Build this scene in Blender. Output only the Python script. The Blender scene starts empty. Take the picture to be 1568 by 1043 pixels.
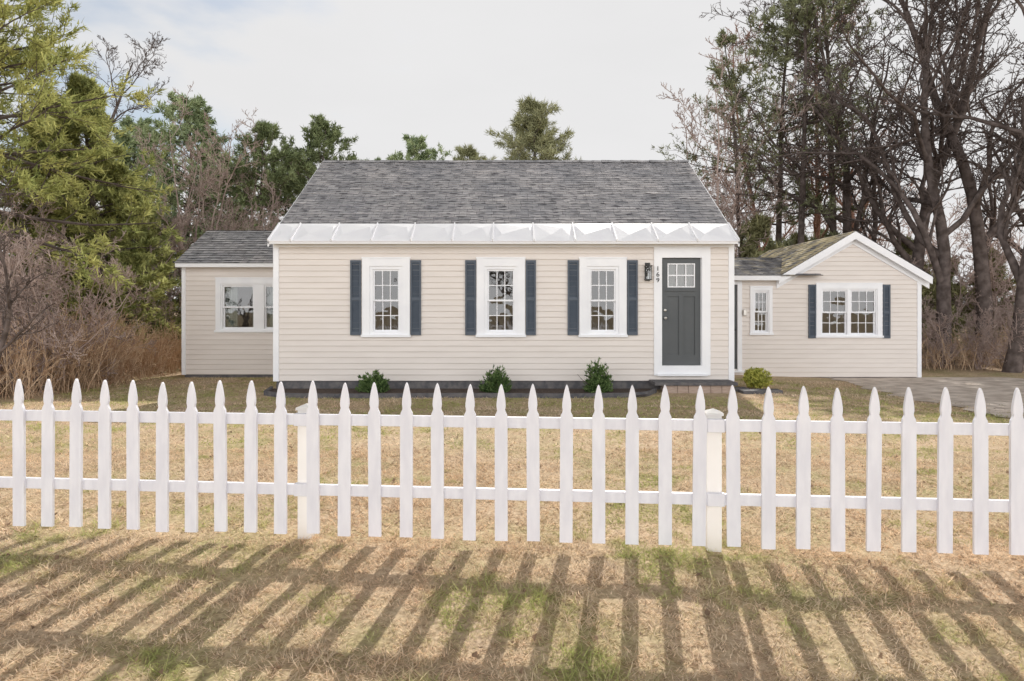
import bpy, math, numpy as np
from mathutils import Vector, Matrix
sc=bpy.context.scene
F=1045.0
def pX(px,d): return (px-784)/F*d
def pZ(py,d): return 1.4+(474-py)/F*d
R0=np.random.default_rng(11)

# ---------------------------------------------------------------- materials
def newmat(name):
    m=bpy.data.materials.new(name); m.use_nodes=True
    nt=m.node_tree; b=nt.nodes['Principled BSDF']; return m,nt,b
def N(nt,t,**kw):
    n=nt.nodes.new(t)
    for k,v in kw.items(): setattr(n,k,v)
    return n
def ramp(nt,stops):
    r=N(nt,'ShaderNodeValToRGB'); e=r.color_ramp.elements
    while len(e)<len(stops): e.new(0.5)
    for i,(p,c) in enumerate(stops):
        e[i].position=p; e[i].color=(*c,1)
    return r
def mat(name,c1,c2=None,scale=6,rough=.6,bump=0,bscale=40,spec=.3,stretch=(1,1,1),metal=0,det=4):
    m,nt,b=newmat(name)
    b.inputs['Roughness'].default_value=rough
    b.inputs['Specular IOR Level'].default_value=spec
    b.inputs['Metallic'].default_value=metal
    tc=N(nt,'ShaderNodeTexCoord'); mp=N(nt,'ShaderNodeMapping'); mp.inputs['Scale'].default_value=stretch
    nt.links.new(tc.outputs['Object'],mp.inputs[0])
    if c2 is None: c2=tuple(x*.85 for x in c1)
    n=N(nt,'ShaderNodeTexNoise'); n.inputs['Scale'].default_value=scale; n.inputs['Detail'].default_value=det
    nt.links.new(mp.outputs[0],n.inputs['Vector'])
    r=ramp(nt,[(.35,c1),(.65,c2)]); nt.links.new(n.outputs['Fac'],r.inputs[0])
    nt.links.new(r.outputs[0],b.inputs['Base Color'])
    if bump:
        n2=N(nt,'ShaderNodeTexNoise'); n2.inputs['Scale'].default_value=bscale; n2.inputs['Detail'].default_value=3
        nt.links.new(mp.outputs[0],n2.inputs['Vector'])
        bp=N(nt,'ShaderNodeBump'); bp.inputs['Strength'].default_value=bump; bp.inputs['Distance'].default_value=.02
        nt.links.new(n2.outputs['Fac'],bp.inputs['Height']); nt.links.new(bp.outputs[0],b.inputs['Normal'])
    return m
def attrmat(name,transl=.35):
    m=bpy.data.materials.new(name); m.use_nodes=True; nt=m.node_tree
    nt.nodes.remove(nt.nodes['Principled BSDF']); out=nt.nodes['Material Output']
    a=N(nt,'ShaderNodeAttribute'); a.attribute_name='col'
    d=N(nt,'ShaderNodeBsdfDiffuse'); nt.links.new(a.outputs['Color'],d.inputs[0])
    if transl>0:
        t=N(nt,'ShaderNodeBsdfTranslucent'); nt.links.new(a.outputs['Color'],t.inputs[0])
        mx=N(nt,'ShaderNodeMixShader'); mx.inputs[0].default_value=transl
        nt.links.new(d.outputs[0],mx.inputs[1]); nt.links.new(t.outputs[0],mx.inputs[2]); nt.links.new(mx.outputs[0],out.inputs[0])
    else: nt.links.new(d.outputs[0],out.inputs[0])
    return m
def barkmat(name,c1,c2):
    m=bpy.data.materials.new(name); m.use_nodes=True; nt=m.node_tree
    nt.nodes.remove(nt.nodes['Principled BSDF']); out=nt.nodes['Material Output']
    tc=N(nt,'ShaderNodeTexCoord'); n=N(nt,'ShaderNodeTexNoise'); n.inputs['Scale'].default_value=5; n.inputs['Detail'].default_value=2
    nt.links.new(tc.outputs['Object'],n.inputs['Vector']); r=ramp(nt,[(.35,c1),(.65,c2)]); nt.links.new(n.outputs[0],r.inputs[0])
    d=N(nt,'ShaderNodeBsdfDiffuse'); nt.links.new(r.outputs[0],d.inputs[0]); nt.links.new(d.outputs[0],out.inputs[0]); return m
M={}
M['siding']=mat('siding_vinyl',(.775,.72,.675),(.735,.68,.635),scale=1.3,rough=.55,stretch=(1,1,6))
M['trim']=mat('white_trim',(.90,.91,.93),(.85,.86,.89),scale=3,rough=.45)
M['metalwhite']=mat('white_metal',(.95,.95,.97),(.90,.90,.93),scale=2.5,rough=.45,spec=.4)
M['shutter']=mat('shutter_slate',(.095,.115,.145),(.08,.098,.125),rough=.5)
M['door']=mat('door_paint',(.105,.113,.118),(.09,.098,.103),rough=.45,scale=2)
M['black']=mat('black_metal',(.03,.03,.03),(.04,.04,.04),rough=.4)
M['nickel']=mat('satin_nickel',(.6,.58,.54),(.55,.53,.5),rough=.3,metal=.9)
M['found']=mat('concrete_foundation',(.10,.10,.11),(.18,.17,.17),scale=9,rough=.9,bump=.4)
M['interior']=mat('interior_wall',(.42,.40,.37),(.38,.36,.33),rough=.9)
M['floorint']=mat('interior_floor',(.25,.16,.1),(.2,.12,.07),rough=.6)
M['curtain']=mat('curtain_cloth',(.55,.6,.55),(.45,.5,.46),rough=.9)
M['wood']=mat('step_wood',(.36,.27,.22),(.48,.38,.32),scale=8,rough=.8,bump=.3,stretch=(1,8,8))
M['slate']=mat('stone_dark',(.09,.09,.1),(.16,.15,.15),scale=10,rough=.8,bump=.4)
M['mulch']=mat('mulch',(.05,.038,.032),(.13,.095,.08),scale=45,rough=.95,bump=1,bscale=60)
M['picket']=mat('picket_paint',(.84,.84,.89),(.76,.76,.82),scale=5,rough=.5,stretch=(4,4,1))
M['bark']=barkmat('bark_grey',(.085,.068,.062),(.17,.14,.13))
M['barkred']=barkmat('bark_reddish',(.27,.15,.11),(.38,.24,.19))
M['barkpale']=barkmat('bark_pale',(.34,.265,.24),(.50,.40,.36))
M['brushm']=barkmat('brush_stem',(.44,.29,.19),(.66,.50,.35))
M['leaf']=attrmat('foliage',.35)
M['leaffar']=attrmat('foliage_far',0)
M['grass']=attrmat('grass_blades',.35)
def postmat():
    m,nt,b=newmat('vinyl_post'); b.inputs['Roughness'].default_value=.4
    n=N(nt,'ShaderNodeTexNoise'); n.inputs['Scale'].default_value=4
    r=ramp(nt,[(.3,(.93,.92,.91)),(.7,(.87,.865,.86))]); nt.links.new(n.outputs[0],r.inputs[0]); nt.links.new(r.outputs[0],b.inputs['Base Color'])
    t=N(nt,'ShaderNodeBsdfTranslucent'); t.inputs[0].default_value=(.97,.965,.955,1)
    mx=N(nt,'ShaderNodeMixShader'); mx.inputs[0].default_value=.5
    nt.links.new(b.outputs[0],mx.inputs[1]); nt.links.new(t.outputs[0],mx.inputs[2]); nt.links.new(mx.outputs[0],nt.nodes['Material Output'].inputs[0])
    return m
M['post']=postmat()
def glassmat():
    m=bpy.data.materials.new('window_glass'); m.use_nodes=True; nt=m.node_tree; nt.nodes.remove(nt.nodes['Principled BSDF'])
    tr=N(nt,'ShaderNodeBsdfTransparent'); tr.inputs[0].default_value=(.82,.86,.85,1)
    gl=N(nt,'ShaderNodeBsdfGlossy'); gl.inputs['Roughness'].default_value=.015; gl.inputs[0].default_value=(1,1,1,1)
    tc=N(nt,'ShaderNodeTexCoord'); n=N(nt,'ShaderNodeTexNoise'); n.inputs['Scale'].default_value=2.2
    nt.links.new(tc.outputs['Object'],n.inputs['Vector'])
    bp=N(nt,'ShaderNodeBump'); bp.inputs['Strength'].default_value=.12; bp.inputs['Distance'].default_value=.05
    nt.links.new(n.outputs[0],bp.inputs['Height']); nt.links.new(bp.outputs[0],gl.inputs['Normal'])
    fr=N(nt,'ShaderNodeFresnel'); fr.inputs[0].default_value=2.0
    mx=N(nt,'ShaderNodeMixShader'); nt.links.new(fr.outputs[0],mx.inputs[0]); nt.links.new(tr.outputs[0],mx.inputs[1]); nt.links.new(gl.outputs[0],mx.inputs[2])
    nt.links.new(mx.outputs[0],nt.nodes['Material Output'].inputs[0]); return m
M['glass']=glassmat()
def shingle(name,moss):
    m,nt,b=newmat(name); b.inputs['Roughness'].default_value=.92; b.inputs['Specular IOR Level'].default_value=.15
    uv=N(nt,'ShaderNodeUVMap'); uv.uv_map='UVMap'
    br=N(nt,'ShaderNodeTexBrick'); br.inputs['Scale'].default_value=1; br.inputs['Brick Width'].default_value=.26; br.inputs['Row Height'].default_value=.14
    br.inputs['Mortar Size'].default_value=.004; br.inputs['Color1'].default_value=(.29,.29,.30,1); br.inputs['Color2'].default_value=(.45,.44,.445,1); br.inputs['Mortar'].default_value=(.11,.11,.115,1)
    br.offset=.37; br.squash=1.4; br.squash_frequency=3
    nt.links.new(uv.outputs[0],br.inputs['Vector'])
    def nzr(scale,sx,sy,stops,det=4):
        mp=N(nt,'ShaderNodeMapping'); mp.inputs['Scale'].default_value=(sx,sy,1); nt.links.new(uv.outputs[0],mp.inputs[0])
        n=N(nt,'ShaderNodeTexNoise'); n.inputs['Scale'].default_value=scale; n.inputs['Detail'].default_value=det; nt.links.new(mp.outputs[0],n.inputs['Vector'])
        r=ramp(nt,stops); nt.links.new(n.outputs[0],r.inputs[0]); return r,n
    r,_=nzr(.9,1,1,[(.3,(.80,.81,.84)),(.7,(1.15,1.12,1.1))])
    r3,n3=nzr(70,1,1,[(.3,(.75,.75,.75)),(.7,(1.25,1.25,1.25))],2)
    r4,_=nzr(1,4.5,30,[(.38,(.33,.33,.35)),(.47,(1,1,1))],1)
    cur=br.outputs[0]
    for q in (r,r3,r4):
        mu=N(nt,'ShaderNodeMix',data_type='RGBA',blend_type='MULTIPLY'); mu.inputs[0].default_value=1
        nt.links.new(cur,mu.inputs[6]); nt.links.new(q.outputs[0],mu.inputs[7]); cur=mu.outputs[2]
    if moss>0:
        n2=N(nt,'ShaderNodeTexNoise'); n2.inputs['Scale'].default_value=2.3; n2.inputs['Detail'].default_value=8; nt.links.new(uv.outputs[0],n2.inputs['Vector'])
        r2=ramp(nt,[(.62-moss*.35,(0,0,0)),(.72-moss*.2,(1,1,1))]); nt.links.new(n2.outputs[0],r2.inputs[0])
        mm=N(nt,'ShaderNodeMath',operation='MULTIPLY'); nt.links.new(r2.outputs[0],mm.inputs[0]); mm.inputs[1].default_value=min(.75,moss)
        mx=N(nt,'ShaderNodeMix',data_type='RGBA'); nt.links.new(mm.outputs[0],mx.inputs[0]); nt.links.new(cur,mx.inputs[6]); mx.inputs[7].default_value=(.84,.72,.44,1); cur=mx.outputs[2]
    nt.links.new(cur,b.inputs['Base Color'])
    return m
M['shingle']=shingle('asphalt_shingles',.0)
M['shingle_moss1']=shingle('asphalt_shingles_light_moss',.3)
M['shingle_moss']=shingle('asphalt_shingles_moss',.75)

# ---------------------------------------------------------------- mesh builder
class MB:
    def __init__(s): s.v=[];s.n=0;s.f=[];s.mi=[];s.col=[];s.uv=[];s.mats=[]
    def m(s,key):
        if key not in s.mats: s.mats.append(key)
        return s.mats.index(key)
    def add(s,v,f,key,col=None,uv=None):
        v=np.asarray(v,float).reshape(-1,3); f=np.asarray(f,int)
        s.v.append(v); s.f.append(f+s.n); s.n+=len(v)
        s.mi.append(np.full(len(f),s.m(key)))
        s.col.append(np.full((len(f),3),.5) if col is None else np.broadcast_to(col,(len(f),3)))
        s.uv.append(np.zeros((f.size,2)) if uv is None else np.asarray(uv,float).reshape(-1,2))
    def merge(s,o,loc,rot,sc_):
        c,si=math.cos(rot),math.sin(rot); Rm=np.array([[c,si,0],[-si,c,0],[0,0,1.]])
        off=s.n; s.v.append(np.concatenate(o.v)@Rm*sc_+np.array(loc)); s.n+=o.n
        mp=np.array([s.m(k) for k in o.mats])
        for f,mi,co,uv in zip(o.f,o.mi,o.col,o.uv): s.f.append(f+off); s.mi.append(mp[mi]); s.col.append(co); s.uv.append(uv)
    def box(s,x0,x1,y0,y1,z0,z1,key):
        v=[(x,y,z) for z in (z0,z1) for y in (y0,y1) for x in (x0,x1)]
        s.add(v,[(0,2,3,1),(4,5,7,6),(0,1,5,4),(2,6,7,3),(0,4,6,2),(1,3,7,5)],key)
    def mesh(s,name,smooth=False):
        me=bpy.data.meshes.new(name)
        V=np.concatenate(s.v); me.vertices.add(len(V)); me.vertices.foreach_set('co',V.astype(np.float32).ravel())
        tot=np.concatenate([np.full(len(f),f.shape[1]) for f in s.f]); li=np.concatenate([f.ravel() for f in s.f])
        st=np.concatenate([[0],np.cumsum(tot)[:-1]])
        me.loops.add(len(li)); me.loops.foreach_set('vertex_index',li.astype(np.int32))
        me.polygons.add(len(tot)); me.polygons.foreach_set('loop_start',st.astype(np.int32))
        me.polygons.foreach_set('material_index',np.concatenate(s.mi).astype(np.int32))
        me.polygons.foreach_set('use_smooth',np.full(len(tot),bool(smooth)))
        me.update(calc_edges=True)
        a=me.attributes.new('col','FLOAT_VECTOR','FACE'); a.data.foreach_set('vector',np.concatenate(s.col).astype(np.float32).ravel())
        u=me.uv_layers.new(name='UVMap'); u.data.foreach_set('uv',np.concatenate(s.uv).astype(np.float32).ravel())
        for k in s.mats: me.materials.append(M[k])
        return me
    def obj(s,name,parent=None,smooth=False,bevel=0):
        o=bpy.data.objects.new(name,s.mesh(name,smooth)); sc.collection.objects.link(o)
        if parent: o.parent=parent
        if bevel:
            b=o.modifiers.new('bev','BEVEL'); b.width=bevel; b.segments=2; b.limit_method='ANGLE'
        return o
def empty(name,loc=(0,0,0)):
    o=bpy.data.objects.new(name,None); o.location=loc; sc.collection.objects.link(o); return o
def inst(me,name,loc,rot=0,scale=1,parent=None):
    o=bpy.data.objects.new(name,me); o.location=loc; o.rotation_euler=(0,0,rot)
    o.scale=(scale,)*3 if not hasattr(scale,'__len__') else scale
    sc.collection.objects.link(o)
    if parent: o.parent=parent
    return o
def vnoise(x,y,s,seed=0):
    g=np.random.default_rng(seed).random((256,256)); x=x*s+100.3; y=y*s+77.7
    xi=np.floor(x).astype(int); yi=np.floor(y).astype(int); fx=x-xi; fy=y-yi
    fx=fx*fx*(3-2*fx); fy=fy*fy*(3-2*fy); a=lambda i,j:g[(xi+i)%256,(yi+j)%256]
    return (a(0,0)*(1-fx)+a(1,0)*fx)*(1-fy)+(a(0,1)*(1-fx)+a(1,1)*fx)*fy
def fbm(x,y,s,seed=0): return (vnoise(x,y,s,seed)*.55+vnoise(x,y,s*2.1,seed+1)*.28+vnoise(x,y,s*4.3,seed+2)*.17)

# ---------------------------------------------------------------- ground
def sstep(t): t=np.clip(t,0,1); return t*t*(3-2*t)
def gz(x,y):
    x=np.asarray(x,float); y=np.asarray(y,float)
    t=sstep((y-5)/8)
    near=np.clip(1-np.abs(y)/60,0,1); hf=np.clip(1-(y-6)/5,0,1)*np.clip(1-np.abs(x)/14,0,1)
    bank=-.075*np.clip(3.92-y,0,2.6)         # verge falls gently toward the road
    return bank-.2*t-.1*sstep((x-4)/4)*t+(fbm(x,y,.9,3)-.5)*.05*near*np.clip((np.abs(y-13.5))/3,.15,1)+(fbm(x,y,2.3,6)-.5)*.024*hf
def axis(lo,a,b,hi,st,k):
    return np.concatenate([lo+(a-lo)*(1-np.linspace(1,0,k,endpoint=False)**3),np.arange(a,b,st),b+(hi-b)*np.linspace(0,1,k)**3])
xs=axis(-500,-16,16,500,.12,14); ys=axis(-300,0,22,600,.12,14)
def grid(mb,xs,ys,zf,key,off=0):
    X,Y=np.meshgrid(xs,ys); Z=zf(X,Y)+off; nx=len(xs); ny=len(ys)
    i=np.arange(nx*ny).reshape(ny,nx); f=np.stack([i[:-1,:-1],i[:-1,1:],i[1:,1:],i[1:,:-1]],-1).reshape(-1,4)
    mb.add(np.stack([X,Y,Z],-1).reshape(-1,3),f,key)
def groundmat():
    m,nt,b=newmat('lawn'); b.inputs['Roughness'].default_value=.95; b.inputs['Specular IOR Level'].default_value=.1
    g=N(nt,'ShaderNodeNewGeometry')
    def nz(s,d=4):
        n=N(nt,'ShaderNodeTexNoise'); n.inputs['Scale'].default_value=s; n.inputs['Detail'].default_value=d; n.inputs['Roughness'].default_value=.65; nt.links.new(g.outputs['Position'],n.inputs['Vector']); return n
    n1=nz(.9); n2=nz(28,4)
    r1=ramp(nt,[(.38,(.60,.48,.35)),(.52,(.56,.46,.31)),(.70,(.36,.36,.17))]); nt.links.new(n1.outputs[0],r1.inputs[0])
    r2=ramp(nt,[(.3,(.55,.49,.44)),(.7,(1.2,1.17,1.13))]); nt.links.new(n2.outputs[0],r2.inputs[0])
    mu=N(nt,'ShaderNodeMix',data_type='RGBA',blend_type='MULTIPLY'); mu.inputs[0].default_value=1
    nt.links.new(r1.outputs[0],mu.inputs[6]); nt.links.new(r2.outputs[0],mu.inputs[7])
    rl=ramp(nt,[(.3,(.18,.12,.075)),(.7,(.42,.31,.21))]); nt.links.new(n2.outputs[0],rl.inputs[0])
    sp=N(nt,'ShaderNodeSeparateXYZ'); nt.links.new(g.outputs['Position'],sp.inputs[0])
    def mr(inp,a,b_):
        q=N(nt,'ShaderNodeMapRange'); q.inputs[1].default_value=a; q.inputs[2].default_value=b_; nt.links.new(inp,q.inputs[0]); return q
    wob=N(nt,'ShaderNodeMath',operation='MULTIPLY_ADD'); nt.links.new(n1.outputs[0],wob.inputs[0]); wob.inputs[1].default_value=3; nt.links.new(sp.outputs['X'],wob.inputs[2])
    a=mr(wob.outputs[0],-7.3,-8.3); 
    yy=mr(sp.outputs['Y'],9.5,11.5); am=N(nt,'ShaderNodeMath',operation='MULTIPLY'); nt.links.new(a.outputs[0],am.inputs[0]); nt.links.new(yy.outputs[0],am.inputs[1])
    c=mr(sp.outputs['Y'],18,20)
    mxx=N(nt,'ShaderNodeMath',operation='MAXIMUM'); nt.links.new(am.outputs[0],mxx.inputs[0]); nt.links.new(c.outputs[0],mxx.inputs[1])
    mx=N(nt,'ShaderNodeMix',data_type='RGBA'); nt.links.new(mxx.outputs[0],mx.inputs[0]); nt.links.new(mu.outputs[2],mx.inputs[6]); nt.links.new(rl.outputs[0],mx.inputs[7])
    nt.links.new(mx.outputs[2],b.inputs['Base Color'])
    bp=N(nt,'ShaderNodeBump'); bp.inputs['Strength'].default_value=.5; bp.inputs['Distance'].default_value=.015; nt.links.new(n2.outputs['Fac'],bp.inputs['Height']); nt.links.new(bp.outputs[0],b.inputs['Normal'])
    return m
M['lawn']=groundmat()
mb=MB(); grid(mb,xs,ys,gz,'lawn'); mb.obj('ground',smooth=True)
M['drive']=mat('driveway_gravel',(.48,.40,.335),(.74,.65,.57),scale=3.0,rough=.95,bump=.5,bscale=70,det=7)
def strip(name,rows,key,off):
    mb=MB(); V=[];Fc=[]; k=30
    for (y,a,b) in rows:
        for j in range(k+1):
            x=a+(b-a)*j/k; V.append((x,y,float(gz(x,y))+off))
    for i in range(len(rows)-1):
        for j in range(k):
            q=i*(k+1)+j; Fc.append((q,q+1,q+k+2,q+k+1))
    mb.add(V,Fc,key); return mb.obj(name,smooth=True)
rows=[]
for y in np.arange(-8,17.0,.12):
    w=float(fbm(np.array([y]),np.array([3.]),1.3,9)[0]-.5)
    rows.append((y,7.5+w*1.3,12.2+w))
strip('driveway',rows,'drive',.012)
rows=[]
for y in np.arange(12.35,13.61,.105):
    e=(13.6-y)/1.25
    rows.append((y,-4.75+.5*e*e,2.75-.35*e*e))
strip('mulch_bed',rows,'mulch',.035)
mb=MB(); pts=[(-4.75,13.5),(-4.6,12.7),(-4.2,12.38),(-3,12.28),(-1,12.33),(1,12.3),(2.1,12.35),(2.5,12.6),(2.8,13.2)]
P=[]
for i in range(len(pts)-1):
    for t in np.linspace(0,1,8,endpoint=False): P.append((pts[i][0]*(1-t)+pts[i+1][0]*t,pts[i][1]*(1-t)+pts[i+1][1]*t))
for a,b in zip(P[:-1],P[1:]):
    z=float(gz(*a)); d=np.array([b[0]-a[0],b[1]-a[1]]); d/=np.linalg.norm(d); n=np.array([-d[1],d[0]])*.02
    q=[(a[0]-n[0],a[1]-n[1]),(b[0]-n[0],b[1]-n[1]),(b[0]+n[0],b[1]+n[1]),(a[0]+n[0],a[1]+n[1])]
    mb.add([(x,y,z-.03) for x,y in q]+[(x,y,z+.085) for x,y in q],[(0,1,5,4),(1,2,6,5),(2,3,7,6),(3,0,4,7),(4,5,6,7)],'slate')
mb.obj('bed_edging')

# ---------------------------------------------------------------- grass blades
def blades(mb,x,y,L,W,lean,col,rng):
    n=len(x); z=gz(x,y)+.004*rng.random(n); az=rng.random(n)*6.283; az2=az+rng.normal(0,.5,n)+1.57
    ln=np.clip(lean*(.55+.6*rng.random(n)),0,1.53); dx=np.cos(az)*np.sin(ln); dy=np.sin(az)*np.sin(ln); dz=np.cos(ln)
    b0=np.stack([x-np.cos(az2)*W/2,y-np.sin(az2)*W/2,z],-1); b1=np.stack([x+np.cos(az2)*W/2,y+np.sin(az2)*W/2,z],-1)
    t=np.stack([x+dx*L,y+dy*L,z+dz*L],-1)
    V=np.stack([b0,b1,t],1).reshape(-1,3); f=np.arange(3*n).reshape(n,3); mb.add(V,f,'grass',col)
def greenf(x,y):
    g=fbm(x,y,.8,21); g2=vnoise(x,y,5,31)*.5+vnoise(x,y,13,33)*.5; g3=vnoise(x,y,2.2,37)
    return (g-.5)*2.8+(g2-.5)*2.4+(g3-.5)*2.0-.28+.72*sstep((y-5)/4)
def grasscol(x,y,rng):
    n=len(x); g2=vnoise(x,y,5,31)*.5+vnoise(x,y,13,33)*.5
    green=np.clip(greenf(x,y)+rng.normal(0,.2,n),0,1)
    tone=vnoise(x,y,1.1,61)[:,None]
    straw=(np.array([.92,.78,.60])[None]*(1-tone)+np.array([.86,.66,.46])[None]*tone)*(.66+.5*rng.random(n))[:,None]
    br=np.array([.52,.39,.29])[None]*(.55+.7*rng.random(n))[:,None]
    k=(rng.random(n)<.20+.7*(g2-.5))[:,None]; straw=np.where(k,br,straw)
    gr=np.array([.46,.48,.19])[None]*(.6+.8*rng.random(n))[:,None]
    return straw*(1-green[:,None])+gr*green[:,None]
def scatter(y0,y1,dens,L,W,rng):
    area=.9*(y1*y1-y0*y0)+2.4*(y1-y0); n=int(area*dens)
    y=np.sqrt(rng.random(n*2)*(y1*y1-y0*y0)+y0*y0)[:n]; x=(rng.random(n)*2-1)*(.9*y+1.2)
    hgt=.38+1.7*fbm(x,y,5,41)**2.4
    edge=7.4+(fbm(y,y*0+3.,1.3,9)-.5)*1.3+rng.exponential(.3,n)
    keep=(rng.random(n)<.25+1.2*vnoise(x,y,9,44))&~((x>edge)&(y>5))&~((y>12.4)&(x>-4.7)&(x<4.5))&~(y>15.9)&~((x<-8.5)&(y>11.5))
    x,y,hgt=x[keep],y[keep],hgt[keep]; n=len(x)
    gg=1+.6*np.clip(greenf(x,y),0,1)*(y<4.5)
    return x,y,L*hgt*gg*(.6+.8*rng.random(n)),W*(.7+.6*rng.random(n))
rng=np.random.default_rng(5); mb=MB()
for (a,b,dens,L,W) in [(1.7,4.2,8500,.05,.0052),(4.2,7,4000,.052,.0075),(7,16,1100,.06,.013)]:
    x,y,l,w=scatter(a,b,dens,L,W,rng); blades(mb,x,y,l,w,1.42,grasscol(x,y,rng),rng)
mb.obj('lawn_grass')
mb=MB(); n=1300; y=rng.random(n)*13+1.9; x=(rng.random(n)*2-1)*(.9*y+1); k=~((y>12.4)&(x>-4.7)); x,y=x[k],y[k]; n=len(x)
z=gz(x,y)+.015+.012*rng.random(n); a=rng.random(n)*6.28; s=.010+.014*rng.random(n)
c,si=np.cos(a)*s,np.sin(a)*s; tz=rng.normal(0,.008,(n,4))
V=np.stack([np.stack([x+c,y+si,z+tz[:,0]],-1),np.stack([x-si*.6,y+c*.6,z+tz[:,1]],-1),np.stack([x-c,y-si,z+tz[:,2]],-1),np.stack([x+si*.6,y-c*.6,z+tz[:,3]],-1)],1).reshape(-1,3)
col=np.array([.38,.27,.19])[None]*(.5+1.0*rng.random(n))[:,None]; mb.add(V,np.arange(4*n).reshape(n,4),'leaf',col); mb.obj('fallen_leaves')

# ---------------------------------------------------------------- house
house=empty('cottage_house')
EXP=.115
def clap(mb,org,ud,nd,u0,u1,z0,z1,openings=(),top=None,key='siding'):
    org=np.array(org,float); ud=np.array(ud,float); nd=np.array(nd,float); z=z0
    while z<z1-1e-4:
        zt=min(z+EXP,z1); a,b=u0,u1
        if top:
            r=top(z+(zt-z)*.6)
            if r is None: break
            a,b=max(a,r[0]),min(b,r[1])
        cuts=[(a,b,z,zt)]
        for (oa,ob,oz0,oz1) in openings:
            nc=[]
            for (s,e,q0,q1) in cuts:
                if q1<=oz0+.001 or q0>=oz1-.001 or ob<=s or oa>=e: nc.append((s,e,q0,q1)); continue
                if s<oa: nc.append((s,oa,q0,q1))
                if e>ob: nc.append((ob,e,q0,q1))
                if q0<oz0-.004: nc.append((max(s,oa),min(e,ob),q0,oz0))
                if q1>oz1+.004: nc.append((max(s,oa),min(e,ob),oz1,q1))
            cuts=nc
        H_=zt-z
        for s,e,q0,q1 in cuts:
            if e-s<.005: continue
            def off(zz): return .021-.019*(zz-z-.012)/(H_-.012)
            def p(u,zz,o): return org+ud*u+nd*o+np.array([0,0,zz])
            if q0<=z+1e-6:
                qa=z+.012
                mb.add([p(s,z,0),p(e,z,0),p(s,z,.019),p(e,z,.019),p(s,qa,.021),p(e,qa,.021)],[(0,1,3,2),(2,3,5,4)],key)
            else: qa=q0
            if q1>qa: mb.add([p(s,qa,off(qa)),p(e,qa,off(qa)),p(s,q1+(.004 if q1>=zt-1e-6 else 0),off(q1)),p(e,q1+(.004 if q1>=zt-1e-6 else 0),off(q1))],[(0,1,3,2)],key)
        z=zt
def roof_slope(mb,o,ud,vd,ul,vl,key,v0=0,exp=.14,uclip=None):
    o=np.array(o,float); ud=np.array(ud,float); vd=np.array(vd,float); n=np.cross(ud,vd); n/=np.linalg.norm(n)
    if n[2]<0: n=-n
    v=v0
    while v<vl-1e-4:
        t=min(v+exp,vl); nu=max(1,int(ul/.35)); 
        us=np.linspace(0,ul,nu+1); jit=np.abs(R0.normal(0,.004,nu+1))
        for k in range(nu):
            a,b=us[k],us[k+1]; h=.013+jit[k]
            P=[o+ud*a+vd*v+n*0,o+ud*b+vd*v+n*0,o+ud*a+vd*v+n*h,o+ud*b+vd*v+n*h,o+ud*a+vd*(t+.006)+n*.003,o+ud*b+vd*(t+.006)+n*.003]
            mb.add(P,[(0,1,3,2),(2,3,5,4)],key,uv=[(a,v),(b,v),(b,v),(a,v),(a,v+.003),(b,v+.003),(b,t-.001),(a,t-.001)])
        v=t
def window(name,x0,x1,z0,z1,y,cw=.13,n=1,cols=3,rows=2,curt=False,inner=.07,mw=.09):
    mb=MB(); T='trim'; yo=y-.038
    mb.box(x0,x0+cw,yo,y+.02,z0+.05,z1,T); mb.box(x1-cw,x1,yo,y+.02,z0+.05,z1,T)
    mb.box(x0-.012,x1+.012,yo-.006,y+.018,z1,z1+.03,T)
    mb.box(x0+cw,x1-cw,yo+.002,y+.02,z1-cw,z1-.002,T)
    mb.box(x0-.02,x1+.02,yo-.03,y+.02,z0,z0+.05,T)
    a0,a1=x0+cw,x1-cw; b0,b1=z0+.05,z1-cw
    mb.box(a0,a0+inner*.5,y-.015,y+.12,b0,b1,T); mb.box(a1-inner*.5,a1,y-.015,y+.12,b0,b1,T)
    mb.box(a0+inner*.5,a1-inner*.5,y-.013,y+.12,b1-inner*.5,b1,T); mb.box(a0+inner*.5,a1-inner*.5,y-.013,y+.12,b0,b0+inner*.5,T)
    a0+=inner*.5;a1-=inner*.5;b0+=inner*.5;b1-=inner*.5
    w=(a1-a0-mw*(n-1))/n
    for i in range(n):
        s=a0+i*(w+mw); e=s+w
        if i>0: mb.box(s-mw,s,y-.02,y+.12,b0,b1,T)
        mid=(b0+b1)/2; fr=.034
        for (zz0,zz1,yy) in ((mid-.018,b1,y+.012),(b0,mid+.018,y+.048)):
            mb.box(s,s+fr,yy,yy+.033,zz0,zz1,T); mb.box(e-fr,e,yy,yy+.033,zz0,zz1,T)
            mb.box(s+fr,e-fr,yy+.001,yy+.032,zz0,zz0+fr,T); mb.box(s+fr,e-fr,yy+.001,yy+.032,zz1-fr,zz1,T)
            ga,gb,gc,gd=s+fr,e-fr,zz0+fr,zz1-fr
            gy=yy+.018; mb.add([(ga,gy,gc),(gb,gy,gc),(gb,gy,gd),(ga,gy,gd)],[(0,1,2,3)],'glass')
            for c in range(1,cols):
                xx=ga+(gb-ga)*c/cols; mb.box(xx-.008,xx+.008,yy+.006,yy+.028,gc,gd,T)
            for r in range(1,rows):
                zz=gc+(gd-gc)*r/rows; mb.box(ga,gb,yy+.008,yy+.026,zz-.008,zz+.008,T)
        if curt:
            for (ca,cb) in ((s-.02,s+w*.36),(e-w*.16,e+.02)):
                k=24; V=[];
                for q in range(k+1):
                    xx=ca+(cb-ca)*q/k; yy=y+.22+.025*math.sin(q*1.9)
                    V+= [(xx,yy,b0-.05),(xx,yy,b1)]
                mb.add(V,[(2*q,2*q+2,2*q+3,2*q+1) for q in range(k)],'curtain')
    mb.obj(name,house)
    return (x0+cw-.02,x1-cw+.02,z0+.02,z1-cw+.02)
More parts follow.
